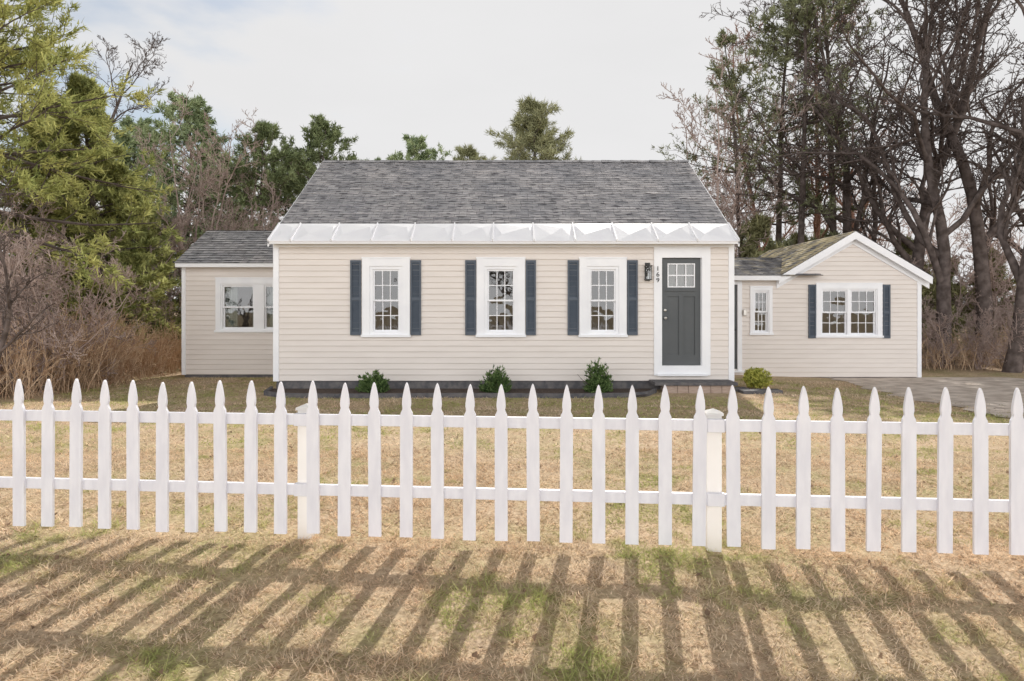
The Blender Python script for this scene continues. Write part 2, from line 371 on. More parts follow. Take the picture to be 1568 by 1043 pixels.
def shutter(name,x0,x1,z0,z1,y):
    mb=MB(); k='shutter'; s=.035; yo=y-.045
    mb.box(x0,x0+s,yo,y-.012,z0,z1,k); mb.box(x1-s,x1,yo,y-.012,z0,z1,k)
    zm=z0+(z1-z0)*.48
    for a,b in ((z0,z0+.06),(zm-.03,zm+.03),(z1-.05,z1)): mb.box(x0+s,x1-s,yo+.001,y-.012,a,b,k)
    for a,b in ((z0+.06,zm-.03),(zm+.03,z1-.05)):
        m=int((b-a)/.036); st=(b-a)/m
        for i in range(m):
            z=a+i*st; mb.add([(x0+s,yo+.006,z),(x1-s,yo+.006,z),(x1-s,yo+.026,z+st),(x0+s,yo+.026,z+st)],[(0,1,2,3)],k)
    mb.add([(x0+s,y-.014,z0),(x1-s,y-.014,z0),(x1-s,y-.014,z1),(x0+s,y-.014,z1)],[(0,1,2,3)],k)
    mb.obj(name,house)
D=13.6; S=F/D
XL,XR=-4.72,4.39; YB=20.8
ops=[]
for i,(a,b) in enumerate(((555,628),(730,804),(887,959))):
    x0,x1=(a-784)/S,(b-784)/S
    ops.append(window('window_%d'%(i+1),x0,x1,.85,2.41,D,cw=.15,inner=.12))
for i,(a,b) in enumerate(((537,553.5),(629,645),(712.5,729),(805,820.5),(869,886),(960,976))):
    shutter('shutter_%d'%(i+1),(a-784)/S,(b-784)/S,.89,2.38,D)
dx0,dx1=(1013-784)/S,(1074-784)/S
ops.append((dx0-.06,dx1+.06,.10,2.50))
W=MB()
clap(W,(0,D,0),(1,0,0),(0,-1,0),XL,XR,-.02,2.68,ops)
slope=.618
def gtop(z,c=17.2,h=5.02,k=slope):
    if z>=h: return None
    w=(h-z)/k; return (c-w,c+w)
clap(W,(XL,0,0),(0,1,0),(-1,0,0),D,YB,-.02,5.0,(),lambda z:gtop(z))
clap(W,(XR,0,0),(0,1,0),(1,0,0),D,YB,-.02,5.0,(),lambda z:gtop(z))
clap(W,(0,YB,0),(1,0,0),(0,1,0),XL,XR,-.02,2.66)
W.obj('siding_main',house)
T=MB()
for (a,b) in ((XL-.03,XL+.08),(XR-.08,XR+.03)): T.box(a,b,D-.03,D+.08,-.03,2.64,'trim')
T.box(XL-.03,XR+.03,D-.035,D+.01,2.64,2.72,'trim')
T.box(XL-.03,XR+.03,13.37,D-.036,2.70,2.715,'trim')
T.box(XL-.05,XR+.05,13.33,13.369,2.685,2.74,'trim')
T.obj('trim_boards',house)
FD=MB()
FD.box(XL+.02,XR-.02,D+.02,YB-.02,-.6,-.021,'found'); FD.obj('foundation',house)
I=MB(); I.box(XL+.05,XR-.05,D+.15,YB-.1,-.02,.1,'floorint')
I.add([(XL+.05,17,.1),(XR-.05,17,.1),(XR-.05,17,2.6),(XL+.05,17,2.6)],[(0,1,2,3)],'interior')
I.add([(XL+.05,D+.1,2.6),(XR-.05,D+.1,2.6),(XR-.05,YB,2.6),(XL+.05,YB,2.6)],[(0,1,2,3)],'interior')
for xx in (XL+.05,-.9,1.9,XR-.05): I.add([(xx,D+.12,.1),(xx,17,.1),(xx,17,2.6),(xx,D+.12,2.6)],[(0,1,2,3)],'interior')
I.obj('interior',house)
Rf=MB(); a0=np.array([0,1,slope]); a0/=np.linalg.norm(a0)
xr0,xr1=XL-.035,XR+.035; ZE=2.745
L=math.hypot(17.2-13.34,(17.2-13.34)*slope)
zr=ZE+(17.2-13.34)*slope
bandL=.60*math.hypot(1,slope)
roof_slope(Rf,(xr0,13.34,ZE),(1,0,0),a0,xr1-xr0,L,'shingle',v0=bandL)
roof_slope(Rf,(xr0,2*17.2-13.34,ZE),(1,0,0),a0*np.array([1,-1,1]),xr1-xr0,L,'shingle')
Rf.add([(xr0,13.34,ZE-.015),(xr1,13.34,ZE-.015),(xr1,17.2,zr-.015),(xr0,17.2,zr-.015),(xr0,21.06,ZE-.015),(xr1,21.06,ZE-.015)],[(0,1,2,3),(3,2,5,4)],'trim')
nk=38
for k in range(nk):
    a=xr0+(xr1-xr0)*k/nk; b=xr0+(xr1-xr0)*(k+1)/nk+.01; h=.028+.012*R0.random()
    Rf.add([(a,17.2-.13,zr-.08+h),(b,17.2-.13,zr-.08+h-.006),(a,17.2,zr+h),(b,17.2,zr+h-.006),(a,17.33,zr-.08+h),(b,17.33,zr-.08+h-.006)],[(0,1,3,2),(2,3,5,4)],'shingle',uv=[(a,0),(b,0),(b,.1),(a,.1)]*2)
Rf.obj('roof_main',house)
for s,(xa,xb) in enumerate(((xr0-.02,xr0+.005),(xr1-.005,xr1+.02))):
    RB=MB()
    for (ya,yb) in ((13.33,17.2),(21.07,17.2)):
        P=[]
        for x in (xa,xb): P+=[(x,ya,2.63),(x,ya,ZE),(x,yb,zr),(x,yb,zr-.14)]
        RB.add(P,[(0,1,2,3),(4,7,6,5),(1,5,6,2),(0,3,7,4),(0,4,5,1)],'trim')
    RB.obj('rake_board_%d'%(s+1),house)
Bd=MB(); seams=[xr0]+[(p-784)/S for p in (452,513,573,632,694,755,817,879,941,1003,1062)]+[xr1]
nn=np.array([0,-slope,1]); nn/=np.linalg.norm(nn); e0=np.array([0,13.34,ZE])
def bp(x,v,h): return np.array([x,0,0])+e0+a0*v+nn*h
for i in range(len(seams)-1):
    a,b=seams[i]+.008,seams[i+1]-.008; h=R0.uniform(.018,.04)
    m0=a+(b-a)*R0.uniform(.2,.5); m1=a+(b-a)*R0.uniform(.65,.92)
    Bd.add([bp(a,-.03,.006),bp(m0,-.03,.006),bp(b,-.03,.006),bp(a,bandL+.04,.02),bp(m0*.4+m1*.6,bandL+.04,.022),bp(b,bandL+.04,.02),bp(m0,bandL*.3,.006+h),bp(m1,bandL*.75,.01+h*1.1)],
      [(0,1,6),(1,2,6),(0,6,3),(6,7,3),(3,7,4),(7,5,4),(2,5,7),(2,7,6)],'metalwhite')
    Bd.add([bp(a,-.03,.006),bp(b,-.03,.006),bp(b,-.03,-.03),bp(a,-.03,-.03)],[(0,3,2,1)],'metalwhite')
for x in seams:
    P=[bp(x+dx,v,h) for dx in (-.012,.012) for v in (-.035,bandL+.045) for h in (.0,.05)]
    Bd.add(P,[(0,1,3,2),(4,6,7,5),(1,5,7,3),(0,4,5,1),(2,3,7,6)],'metalwhite')
Bd.obj('metal_eave_band',house)
Dm=MB(); T_='trim'; y=D
Dm.box((1001-784)/S,dx0-.0,y-.04,y+.02,.09,2.64,T_); Dm.box(dx1,(1087-784)/S,y-.04,y+.02,.09,2.64,T_)
Dm.box(dx0,dx1,y-.038,y+.02,2.43,2.638,T_); Dm.box(dx0,dx1,y-.038,y+.02,.12,.285,T_)
Dm.box(dx0-.1,dx1+.1,y-.10,y+.02,.085,.118,T_)
Dm.box(dx0,dx0+.012,y+.021,y+.14,.285,2.43,T_);Dm.box(dx1-.012,dx1,y+.021,y+.14,.285,2.43,T_)
Dm.obj('door_casing',house)
Dr=MB(); k='door'; y0,y1=y+.02,y+.065; a,b=dx0+.013,dx1-.013; z0,z1=.29,2.425
st=.11; gt=2.32; gb_=1.84
Dr.box(a,a+st,y0,y1,z0,z1,k);Dr.box(b-st,b,y0,y1,z0,z1,k)
Dr.box(a+st,b-st,y0+.0005,y1,gt,z1,k); Dr.box(a+st,b-st,y0+.0005,y1,z0,z0+.2,k); Dr.box(a+st,b-st,y0+.0005,y1,1.66,gb_,k)
mid=(a+b)/2; Dr.box(mid-.045,mid+.045,y0+.0005,y1,z0+.2,1.66,k)
Dr.box(a+st,b-st,y0+.022,y1-.003,z0+.2,1.66,k)
Dr.box(a+st-.03,b-st+.03,y0-.02,y0-.0005,1.765,1.80,k)
Dr.add([(a+st,y0+.03,gb_),(b-st,y0+.03,gb_),(b-st,y0+.03,gt),(a+st,y0+.03,gt)],[(0,1,2,3)],'glass')
for q in range(13):
    xa=a+st-.01+(b-a-2*st+.02)*q/13; xb=a+st-.01+(b-a-2*st+.02)*(q+1)/13
    Dr.add([(xa,y1+.02+.012*(q%2),gb_-.05),(xb,y1+.02+.012*((q+1)%2),gb_-.05),(xb,y1+.02+.012*((q+1)%2),gt+.04),(xa,y1+.02+.012*(q%2),gt+.04)],[(0,1,2,3)],'interior')
for (za,zb_) in ((gb_,gb_+.022),(gt-.022,gt)): Dr.box(a+st,b-st,y0+.003,y0+.029,za,zb_,'trim')
for xa in (a+st,b-st-.022): Dr.box(xa,xa+.022,y0+.003,y0+.029,gb_+.022,gt-.022,'trim')
for c in (1,2):
    xx=a+st+(b-a-2*st)*c/3; Dr.box(xx-.012,xx+.012,y0+.004,y0+.028,gb_+.022,gt-.022,'trim')
zz=(gb_+gt)/2; Dr.box(a+st+.022,b-st-.022,y0+.006,y0+.027,zz-.012,zz+.012,'trim')
Dr.obj('front_door',house)
def sphere(name,loc,r,key,sc_=(1,1,1)):
    bpy.ops.mesh.primitive_uv_sphere_add(segments=20,ring_count=12,radius=r,location=loc); o=bpy.context.object
    o.name=name; o.scale=sc_; o.data.materials.append(M[key]); o.parent=house
    for p in o.data.polygons:p.use_smooth=True
    return o
sphere('door_knob',(a+.06,y-.03,1.23),.033,'nickel'); sphere('deadbolt',(a+.06,y+.012,1.385),.03,'nickel',(1,.5,1))
for i,ch in enumerate('169'):
    cu=bpy.data.curves.new('number_'+ch,'FONT'); cu.body=ch; cu.size=.13; cu.extrude=.004; cu.materials.append(M['black'])
    o=bpy.data.objects.new('house_number_%d'%(i+1),cu); o.location=((1001-784)/S+.04,y-.046,2.17-i*.115); o.rotation_euler=(math.pi/2,0,0); sc.collection.objects.link(o); o.parent=house
Lm=MB(); cx=(991-784)/S; 
Lm.box(cx-.05,cx+.05,y-.03,y-.018,1.97,2.33,'black')
Lm.box(cx-.015,cx+.015,y-.10,y-.03,2.28,2.31,'black')
for sx in (-.06,.05):
    for sy in (-.15,-.05): Lm.box(cx+sx,cx+sx+.01,y+sy,y+sy+.01,2.0,2.25,'black')
Lm.box(cx-.068,cx+.068,y-.158,y-.035,2.25,2.268,'black'); Lm.box(cx-.068,cx+.068,y-.158,y-.035,1.985,2.0,'black'); Lm.box(cx-.03,cx+.03,y-.12,y-.07,2.268,2.31,'black')
Lm.box(cx-.012,cx+.012,y-.112,y-.088,2.0,2.12,'trim')
Lm.add([(cx-.055,y-.146,2.0),(cx+.055,y-.146,2.0),(cx+.055,y-.146,2.25),(cx-.055,y-.146,2.25)],[(0,1,2,3)],'glass')
Lm.obj('wall_lantern',house)
St=MB(); St.box(2.72,4.3,12.98,D-.03,-.05,.01,'slate'); St.box(2.95,4.22,13.05,D-.04,-.4,-.05,'wood'); 
for i in range(6): St.box(2.95+i*.212,2.95+i*.212+.204,13.03,13.049,-.4,-.052,'wood')
St.obj('door_step',house,bevel=.006)
# ------------- left wing
LD=16.0; Sl=F/LD; LX=-7.70
wo=window('window_4',(331-784)/Sl,(331-784)/Sl+2.02,pZ(509,LD),pZ(427,LD),LD,cw=.12,n=2,cols=1,rows=1,curt=True,mw=.24)
Lw=MB(); clap(Lw,(0,LD,0),(1,0,0),(0,-1,0),LX,XL+.0,-.12,2.44,[wo])
clap(Lw,(LX,0,0),(0,1,0),(-1,0,0),LD,19.0,-.12,3.3,(),lambda z:gtop(z,17.5,3.3,.57)); clap(Lw,(0,19,0),(1,0,0),(0,1,0),LX,XL,-.12,2.44); Lw.obj('siding_left_wing',house)
Tt=MB(); Tt.box(LX-.03,LX+.06,LD-.03,LD+.06,-.13,2.40,'trim'); Tt.box(LX-.03,XL-.035,LD-.032,LD+.01,2.40,2.46,'trim'); Tt.box(LX-.1,XL-.036,LD-.2,LD-.17,2.38,2.47,'trim'); Tt.box(LX-.08,XL-.036,LD-.17,LD-.033,2.42,2.44,'trim'); Tt.obj('trim_left_wing',house)
Lf=MB(); Lf.box(LX+.02,XL,LD+.02,18.9,-.6,-.121,'found'); Lf.obj('foundation_left',house)
Lr=MB(); v=np.array([0,1,.55]); v/=np.linalg.norm(v); l=1.72*math.hypot(1,.55)
roof_slope(Lr,(LX-.12,LD-.21,2.47),(1,0,0),v,XL-LX+.08,l,'shingle'); roof_slope(Lr,(LX-.12,LD-.21+3.44,2.47),(1,0,0),v*np.array([1,-1,1]),XL-LX+.08,l,'shingle')
Lr.add([(LX-.1,LD-.2,2.455),(XL-.05,LD-.2,2.455),(XL-.05,LD+1.51,3.39),(LX-.1,LD+1.51,3.39),(XL-.05,LD+3.2,2.455),(LX-.1,LD+3.2,2.455)],[(0,1,2,3),(3,2,4,5)],'trim')
Lr.obj('roof_left_wing',house)
Li=MB(); Li.add([(LX+.1,18.5,0),(XL,18.5,0),(XL,18.5,2.4),(LX+.1,18.5,2.4)],[(0,1,2,3)],'interior'); Li.box(LX+.05,XL-.05,LD+.15,18.9,-.1,.0,'floorint')
Li.add([(LX+.05,LD+.1,2.4),(XL-.02,LD+.1,2.4),(XL-.02,18.9,2.4),(LX+.05,18.9,2.4)],[(0,1,2,3)],'interior'); Li.obj('interior_left',house)
# ------------- right wing
RD=17.0; Sr=F/RD; g0,g1=(1197-784)/Sr,(1408-784)/Sr; zb=-.28
gc=(1305-784)/Sr; gp=3.27; gk=(gp-2.20)/(gc-g0+.05)
w5=window('window_5',(1148-784)/Sr,(1182-784)/Sr,pZ(513,RD),pZ(440,RD),RD,cw=.08,inner=.06)
w6=window('window_6',(1249-784)/Sr,(1350-784)/Sr,pZ(517,RD),pZ(435,RD),RD,cw=.12,n=2,inner=.06)
shutter('shutter_7',(1237-784)/Sr,(1248.3-784)/Sr,pZ(518,RD),pZ(436,RD),RD); shutter('shutter_8',(1351-784)/Sr,(1362-784)/Sr,pZ(518,RD),pZ(436,RD),RD)
def g2(z):
    if z<2.2: return (XR,g1)
    w=(gp-z)/gk
    return (gc-w,gc+w) if w>0 else None
Rw=MB(); sd=(5.02,(1133-784)/Sr,.2-.0,2.08)
clap(Rw,(0,RD,0),(1,0,0),(0,-1,0),XR,g1,zb,gp,[w5,w6,(sd[0],sd[1],zb+.2,2.08)],g2)
clap(Rw,(g1,0,0),(0,1,0),(1,0,0),RD,22.5,zb,2.2); clap(Rw,(g0,0,0),(0,1,0),(-1,0,0),19.5,22.5,zb,2.2)
clap(Rw,(0,22.5,0),(1,0,0),(0,1,0),g0,g1,zb,gp,(),g2); Rw.obj('siding_right_wing',house)
Rt=MB(); Rt.box(g1-.07,g1+.03,RD-.03,RD+.06,zb-.01,2.16,'trim')
Rt.box(XR+.03,g0-.1,RD-.032,RD+.01,2.12,2.2,'trim'); Rt.box(XR+.03,g0-.12,RD-.22,RD-.19,2.12,2.235,'trim')
for sgn in (-1,1):
    xe=gc+sgn*(gc-g0+.14); zz=gp-.0-gk*abs(xe-gc)
    for (dy0,dy1,w,up) in ((-.17,-.13,.19,.06),(-.035,-.003,.24,.0)):
        P=[]
        for yy in (RD+dy0,RD+dy1): P+=[(gc,yy,gp+up),(gc,yy,gp+up-w),(xe,yy,zz+up-w*.95),(xe,yy,zz+up)]
        Rt.add(P,[(0,1,2,3),(4,7,6,5),(0,3,7,4),(1,5,6,2),(2,6,7,3)] ,'trim')
    P=[(gc,RD-.13,gp-.02),(gc,RD,gp-.02),(xe,RD,zz-.02),(xe,RD-.13,zz-.02)]; Rt.add(P,[(0,1,2,3)],'trim')
Rt.obj('trim_right_wing',house)
Rr=MB()
sl=math.hypot(gc-g0+.16,gk*(gc-g0+.16))
for sgn in (-1,1):
    xe=gc+sgn*(gc-g0+.16); zz=gp+.07-gk*(gc-g0+.16)
    vd=np.array([-sgn,0,gk]); vd=vd/np.linalg.norm(vd)
    roof_slope(Rr,(xe,RD-.18,zz),(0,1,0),vd,5.7,sl,'shingle_moss' if sgn<0 else 'shingle')
    Rr.add([(xe,RD-.16,zz-.015),(xe,22.6,zz-.015),(gc,22.6,gp+.055),(gc,RD-.16,gp+.055)],[(0,1,2,3)],'trim')
v=np.array([0,1,.24]); v/=np.linalg.norm(v)
roof_slope(Rr,(XR+.03,RD-.23,2.235),(1,0,0),v,g0-XR+.9,2.75,'shingle_moss1')
Rr.add([(XR+.03,RD-.22,2.22),(g0-.1,RD-.22,2.22),(g0-.1,19.4,2.85),(XR+.03,19.4,2.85)],[(0,1,2,3)],'trim')
Rr.obj('roof_right_wing',house)
Rfn=MB(); Rfn.box(XR,g1-.02,RD+.02,22.4,-.7,zb-.001,'found'); Rfn.box(XR,g1,RD+.15,22.3,-.25,-.15,'floorint')
Rfn.add([(XR,21,zb),(g1,21,zb),(g1,21,2.3),(XR,21,2.3)],[(0,1,2,3)],'interior'); Rfn.obj('foundation_right',house)
Sd=MB(); Sd.box(sd[0]+.0,sd[1]-.07,RD+.02,RD+.06,-.1,2.02,'door'); Sd.box(sd[1]-.07,sd[1]+.04,RD-.035,RD+.06,-.12,2.1,'trim'); Sd.box(sd[0]-.04,sd[1]-.07,RD-.033,RD+.06,2.02,2.1,'trim'); Sd.box(sd[0]-.1,sd[1]+.08,RD-.1,RD+.06,-.16,-.12,'trim'); Sd.obj('side_door',house)
sphere('side_door_knob',(sd[1]-.14,RD-.02,.9),.035,'black'); 
MBm=MB(); MBm.box((1139-784)/Sr-.04,(1139-784)/Sr+.04,RD-.09,RD-.02,1.25,1.4,'nickel'); MBm.obj('porch_light',house,bevel=.01)

# ---------------------------------------------------------------- fence
fence=empty('picket_fence',(0,4.02,0)); fence.rotation_euler=(0,0,math.atan(-.088)); K=math.hypot(1,.088)
xsP=[-1.196+.189*i for i in range(13)]
gl=[-1.400-.1876*i for i in range(12)]; gr=[1.268+.190*i for i in range(12)]
gl2=[-3.85-.1876*i for i in range(12)]; gr2=[3.72+.19*i for i in range(12)]
H=.965
half=[(0.0,H),(.006,H-.010),(.0115,H-.028),(.017,H-.052),(.0225,H-.082),(.026,H-.112),(.0265,H-.13),(.024,H-.145),(.0225,H-.153),(.026,H-.164),(.034,H-.180),(.0375,H-.20),(.0375,.045)]
rngF=np.random.default_rng(3)
Pk=MB()
for x in sorted(xsP+gl+gr+gl2+gr2):
    out=[(w,z) for w,z in half]+[(-w,z) for w,z in half[::-1][:-1]]
    n=len(out); dz=rngF.normal(0,.004); tl=rngF.normal(0,.004); dy=rngF.normal(0,.001); zb_=float(fbm(np.array([x]),np.array([4.]),.9,3)[0]-.5)*.02
    V=[]
    for yy in (-.019+dy,-.0005+abs(dy)):
        for w,z in out: V.append((x*K+w+tl*z,yy,z+dz+zb_))
    V=np.array(V); i0=Pk.n
    m=len(half); R_=list(range(m)); Lx=[0]+[n-i for i in range(1,m)]
    Q=[]; Tn=[(0,Lx[1],1)]; Tb=[(n,n+1,n+Lx[1])]
    for i in range(1,m-1): Q.append((R_[i],Lx[i],Lx[i+1],R_[i+1])); Q.append((n+R_[i],n+R_[i+1],n+Lx[i+1],n+Lx[i]))
    for i in range(n): j=(i+1)%n; Q.append((i,j,j+n,i+n))
    Pk.add(V,Q,'picket'); Pk.f.append(np.array(Tn+Tb)+i0); Pk.mi.append(np.zeros(2,int)); Pk.col.append(np.full((2,3),.5)); Pk.uv.append(np.zeros((6,2)))
Pk.obj('pickets',fence)
Rl=MB(); posts=[-6.17,-3.72,-1.273,1.170,3.62,6.07]
for a,b in zip(posts[:-1],posts[1:]):
    for (z0,z1) in ((.70,.765),(.275,.34)): Rl.box(a*K+.0015,b*K-.0015,.001,.036,z0,z1,'picket')
Rl.obj('rails',fence,bevel=.003)
Po=MB(); Bk=MB()
for x in posts:
    x=x*K; Po.box(x-.041,x+.041,.038,.12,-.15,.785,'post')
    Po.box(x-.05,x+.05,.028,.13,.785,.80,'post')
    Po.add([(x-.05,.028,.8),(x+.05,.028,.8),(x+.05,.13,.8),(x-.05,.13,.8),(x,.079,.822)],[(0,1,4),(1,2,4),(2,3,4),(3,0,4)],'post')
    for z in (.70,.275): Bk.box(x-.05,x+.05,-.004,.0375,z-.006,z+.069,'picket')
Po.obj('posts',fence); Bk.obj('brackets',fence,bevel=.003)

# ---------------------------------------------------------------- trees
def nrm(a): return a/np.maximum(np.linalg.norm(a,axis=-1,keepdims=True),1e-9)
def gen(P,Dr,L,ns,wob,up,rng):
    pts=[P]; d=Dr.copy()
    for i in range(ns):
        d=d+rng.normal(0,wob,d.shape); d[:,2]+=up; d=nrm(d); pts.append(pts[-1]+d*(L/ns)[:,None])
    return np.stack(pts,1)
def tubes(mb,pts,ra,rb,sides,key,pw=1.0):
    B,n,_=pts.shape; tg=nrm(np.gradient(pts,axis=1)); mt=nrm(tg.mean(1)); ref=np.where(np.abs(mt[:,2:3])>.8,np.array([[1.,0,0]]),np.array([[0,0,1.]]))
    u=nrm(np.cross(tg,ref[:,None,:])); v=np.cross(tg,u)
    t=np.linspace(0,1,n)[None]**pw; r=ra[:,None]*(1-t)+rb[:,None]*t
    ang=np.arange(sides)/sides*2*math.pi
    ring=pts[:,:,None,:]+r[:,:,None,None]*(u[:,:,None,:]*np.cos(ang)[None,None,:,None]+v[:,:,None,:]*np.sin(ang)[None,None,:,None])
    idx=np.arange(B*n*sides).reshape(B,n,sides); a=idx[:,:-1,:]; b=idx[:,1:,:]
    f=np.stack([a,np.roll(a,-1,2),np.roll(b,-1,2),b],-1).reshape(-1,4)
    mb.add(ring.reshape(-1,3),f,key)
def kids(pts,L,ra,rb,k,t0,t1,a0_,a1_,lf,rf,rng,upb=0,lt=.5):
    B,n,_=pts.shape; t=t0+(t1-t0)*((np.arange(k)[None]+rng.random((B,k)))/k); s=t*(n-1); i=np.minimum(s.astype(int),n-2); f=(s-i)[...,None]
    bi=np.arange(B)[:,None]; p=pts[bi,i]*(1-f)+pts[bi,i+1]*f; tg=nrm(pts[bi,i+1]-pts[bi,i])
    q=nrm(np.cross(tg,rng.normal(size=tg.shape))); a=rng.uniform(a0_,a1_,t.shape)[...,None]
    d=tg*np.cos(a)+q*np.sin(a); d[...,2]+=upb; d=nrm(d)
    ln=L[:,None]*lf*(1-lt*t)*rng.uniform(.6,1.25,t.shape); r=(ra[:,None]*(1-t)+rb[:,None]*t)*rf
    return p.reshape(-1,3),d.reshape(-1,3),ln.ravel(),r.ravel()
def bare_tree(name,Ht,r,seed,key='bark',ks=(11,8,7,5),t0=.25,wob=.09,up=.03,lens=(.5,.5,.5,.5),lean=(0,0),stems=1,tw=.006,ang=(.5,1.15),raw=False,tup=.05):
    rng=np.random.default_rng(seed); mb=MB()
    P=np.zeros((stems,3)); P[:,:2]=rng.normal(0,.12*(stems>1),(stems,2)); P[:,2]=-.3
    Dd=nrm(np.stack([rng.normal(lean[0],.25*(stems>1)+.03,stems),rng.normal(lean[1],.25*(stems>1)+.03,stems),np.ones(stems)],-1))
    L=np.full(stems,Ht)*rng.uniform(.8,1.05,stems) if stems>1 else np.array([Ht*1.0]); ra=np.full(stems,r); rb=ra*.12
    pts=gen(P,Dd,L,14,wob*.75,tup,rng); tubes(mb,pts,ra,rb,8,key,.85)
    n_=[9,7,4,3]; sd_=[6,4,3,3]
    for l,k in enumerate(ks):
        p,d,ln,rr=kids(pts,L,ra,rb,k,t0 if l==0 else .15,.98,ang[0],ang[1],lens[l],[.55,.62,.65,.7][l],rng,upb=.12,lt=.55)
        rr=np.maximum(rr,tw); L=ln; ra=rr; rb=np.maximum(rr*.25,tw*.6)
        pts=gen(p,d,L,n_[l],wob*1.5,up,rng); tubes(mb,pts,ra,rb,sd_[l],key)
    return mb if raw else mb.mesh(name,True)
def tufts(mb,c,d,n,Lg,Wd,spread,cols,rng,key='leaf'):
    B=len(c); cc=np.repeat(c,n,0); dd=np.repeat(d,n,0)+rng.normal(0,spread,(B*n,3)); dd=nrm(dd); side=nrm(np.cross(dd,rng.normal(size=dd.shape)))
    l=Lg*rng.uniform(.6,1.3,B*n)[:,None]; w=Wd*rng.uniform(.6,1.3,B*n)[:,None]; cc=cc+rng.normal(0,Lg*.25,cc.shape)
    V=np.stack([cc-side*w/2,cc+side*w/2,cc+dd*l],1).reshape(-1,3)
    col=np.repeat(cols,n,0)*rng.uniform(.7,1.35,B*n)[:,None]; mb.add(V,np.arange(3*B*n).reshape(-1,3),key,col)
def pine(name,Ht,r,rad,seed,base=.2,limbs=70,k2=8,k3=5,nt=12,Lg=.20,Wd=.045,c1=(.07,.11,.04),c2=(.14,.19,.07),prof='round',key='bark',droop=.02,gaps=.0,leaf='leaffar',raw=False):
    rng=np.random.default_rng(seed); mb=MB()
    pts=gen(np.array([[0,0,-.3]]),np.array([[0,0,1.]]),np.array([Ht]),16,.025,.05,rng); tubes(mb,pts,np.array([r]),np.array([r*.12]),8,key,.9)
    t=base+(1-base)*np.sort(rng.random(limbs))**.92*.995; 
    if gaps>0: t=base+(1-base)*np.round((t-base)/(1-base)/gaps)*gaps+rng.normal(0,.008,limbs); t=np.clip(t,base,.99)
    s=t*16; i=np.minimum(s.astype(int),15); f=(s-i)[:,None]; P=pts[0,i]*(1-f)+pts[0,i+1]*f
    q=(t-base)/(1-base)
    if prof=='cone': w=(1-q)**.8+.05
    elif prof=='round': w=np.sqrt(np.clip(1-(q*1.05-.35)**2/.5,.03,1))*(1-.25*q)
    else: w=np.clip(np.sin(np.clip(q*.92+.12,0,1)*math.pi),.15,1)
    L=rad*w*rng.uniform(.55,1.25,limbs); az=np.arange(limbs)*2.4+rng.normal(0,.4,limbs); el=-.1+.75*q+rng.normal(0,.12,limbs)
    Dd=np.stack([np.cos(az)*np.cos(el),np.sin(az)*np.cos(el),np.sin(el)],-1)
    ra=np.maximum(r*.28*(1-.7*q),.014); rb=ra*.2
    p1=gen(P,Dd,L,8,.07,droop,rng); tubes(mb,p1,ra,rb,4,key)
    p,d,ln,rr=kids(p1,L,ra,rb,k2,.2,1.0,.4,1.1,.42,.5,rng,upb=.1,lt=.35); rr=np.maximum(rr,.008)
    p2=gen(p,d,ln,3,.1,.05,rng); tubes(mb,p2,rr,rr*.5,3,key)
    p,d,ln,rr=kids(p2,ln,rr,rr,k3,.25,1.05,.2,1.0,.3,.5,rng,upb=.25)
    cl=rng.random(len(p1)*k2).repeat(k3)*.55+rng.random(len(p))*.45
    cols=np.array(c1)[None]*(1-cl[:,None])+np.array(c2)[None]*cl[:,None]
    tufts(mb,p+d*ln[:,None]*.5,d,nt,Lg,Wd,.55,cols,rng,leaf)
    return mb if raw else mb.mesh(name)
def gzf(x,y): return float(gz(x,y))
def put(me,name,px,d,rot=0,scale=1,dz=0):
    x=pX(px,d); return inst(me,name,(x,d,gzf(x,d)+dz),rot,scale)
yel=dict(c1=(.22,.26,.09),c2=(.52,.50,.19)); olive=dict(c1=(.17,.20,.08),c2=(.50,.50,.20)); blue=dict(c1=(.17,.23,.13),c2=(.44,.50,.28)); dark=dict(c1=(.11,.14,.07),c2=(.31,.36,.18)); thin=dict(c1=(.13,.14,.08),c2=(.32,.34,.20)); brn=dict(c1=(.15,.15,.08),c2=(.36,.35,.18))
pA=pine('pineA',11.5,.2,3.6,1,base=.30,limbs=85,k2=9,k3=6,nt=14,Lg=.17,Wd=.035,prof='round',leaf='leaf',**yel)
pB=pine('coniferB',8.6,.16,2.3,2,base=.10,limbs=110,k2=8,k3=5,nt=13,Lg=.19,Wd=.06,prof='cone',droop=-.02,leaf='leaf',**olive)
pC=pine('pineC',11.6,.2,2.7,3,base=.3,limbs=66,k2=8,k3=5,nt=10,Lg=.23,Wd=.065,prof='round',**blue)
pD=pine('pineD',10.5,.17,2.3,4,base=.5,limbs=40,k2=7,k3=5,nt=11,Lg=.22,Wd=.055,prof='round',gaps=.1,**dark)
pE=pine('pineE',15,.17,2.9,5,base=.28,limbs=42,k2=6,k3=4,nt=9,Lg=.2,Wd=.045,prof='sine',gaps=.06,**thin)
pF=pine('pineF',11.4,.15,2.4,6,base=.45,limbs=58,k2=7,k3=4,nt=10,Lg=.26,Wd=.04,prof='round',c1=(.24,.25,.14),c2=(.46,.46,.27))
bA=bare_tree('bareA',15,.26,11,key='bark',ks=(14,9,7,5),wob=.11,t0=.2,tw=.012)
bB=bare_tree('bareB',13,.24,12,key='bark',ks=(13,9,7,5),wob=.14,t0=.16,lens=(.62,.5,.5,.5),tw=.012)
bR=bare_tree('bareR',14,.15,13,key='barkred',ks=(14,9,7,4),wob=.08,tw=.012,lens=(.32,.5,.5,.5))
bS=bare_tree('bareS',7.5,.07,14,key='barkpale',ks=(8,7,6,3),stems=5,tw=.009,wob=.1,t0=.15)
bL=bare_tree('bareLean',4.2,.085,19,key='bark',ks=(9,7,6,3),wob=.11,t0=.3,lean=(.9,-.1),tw=.006,tup=.02)
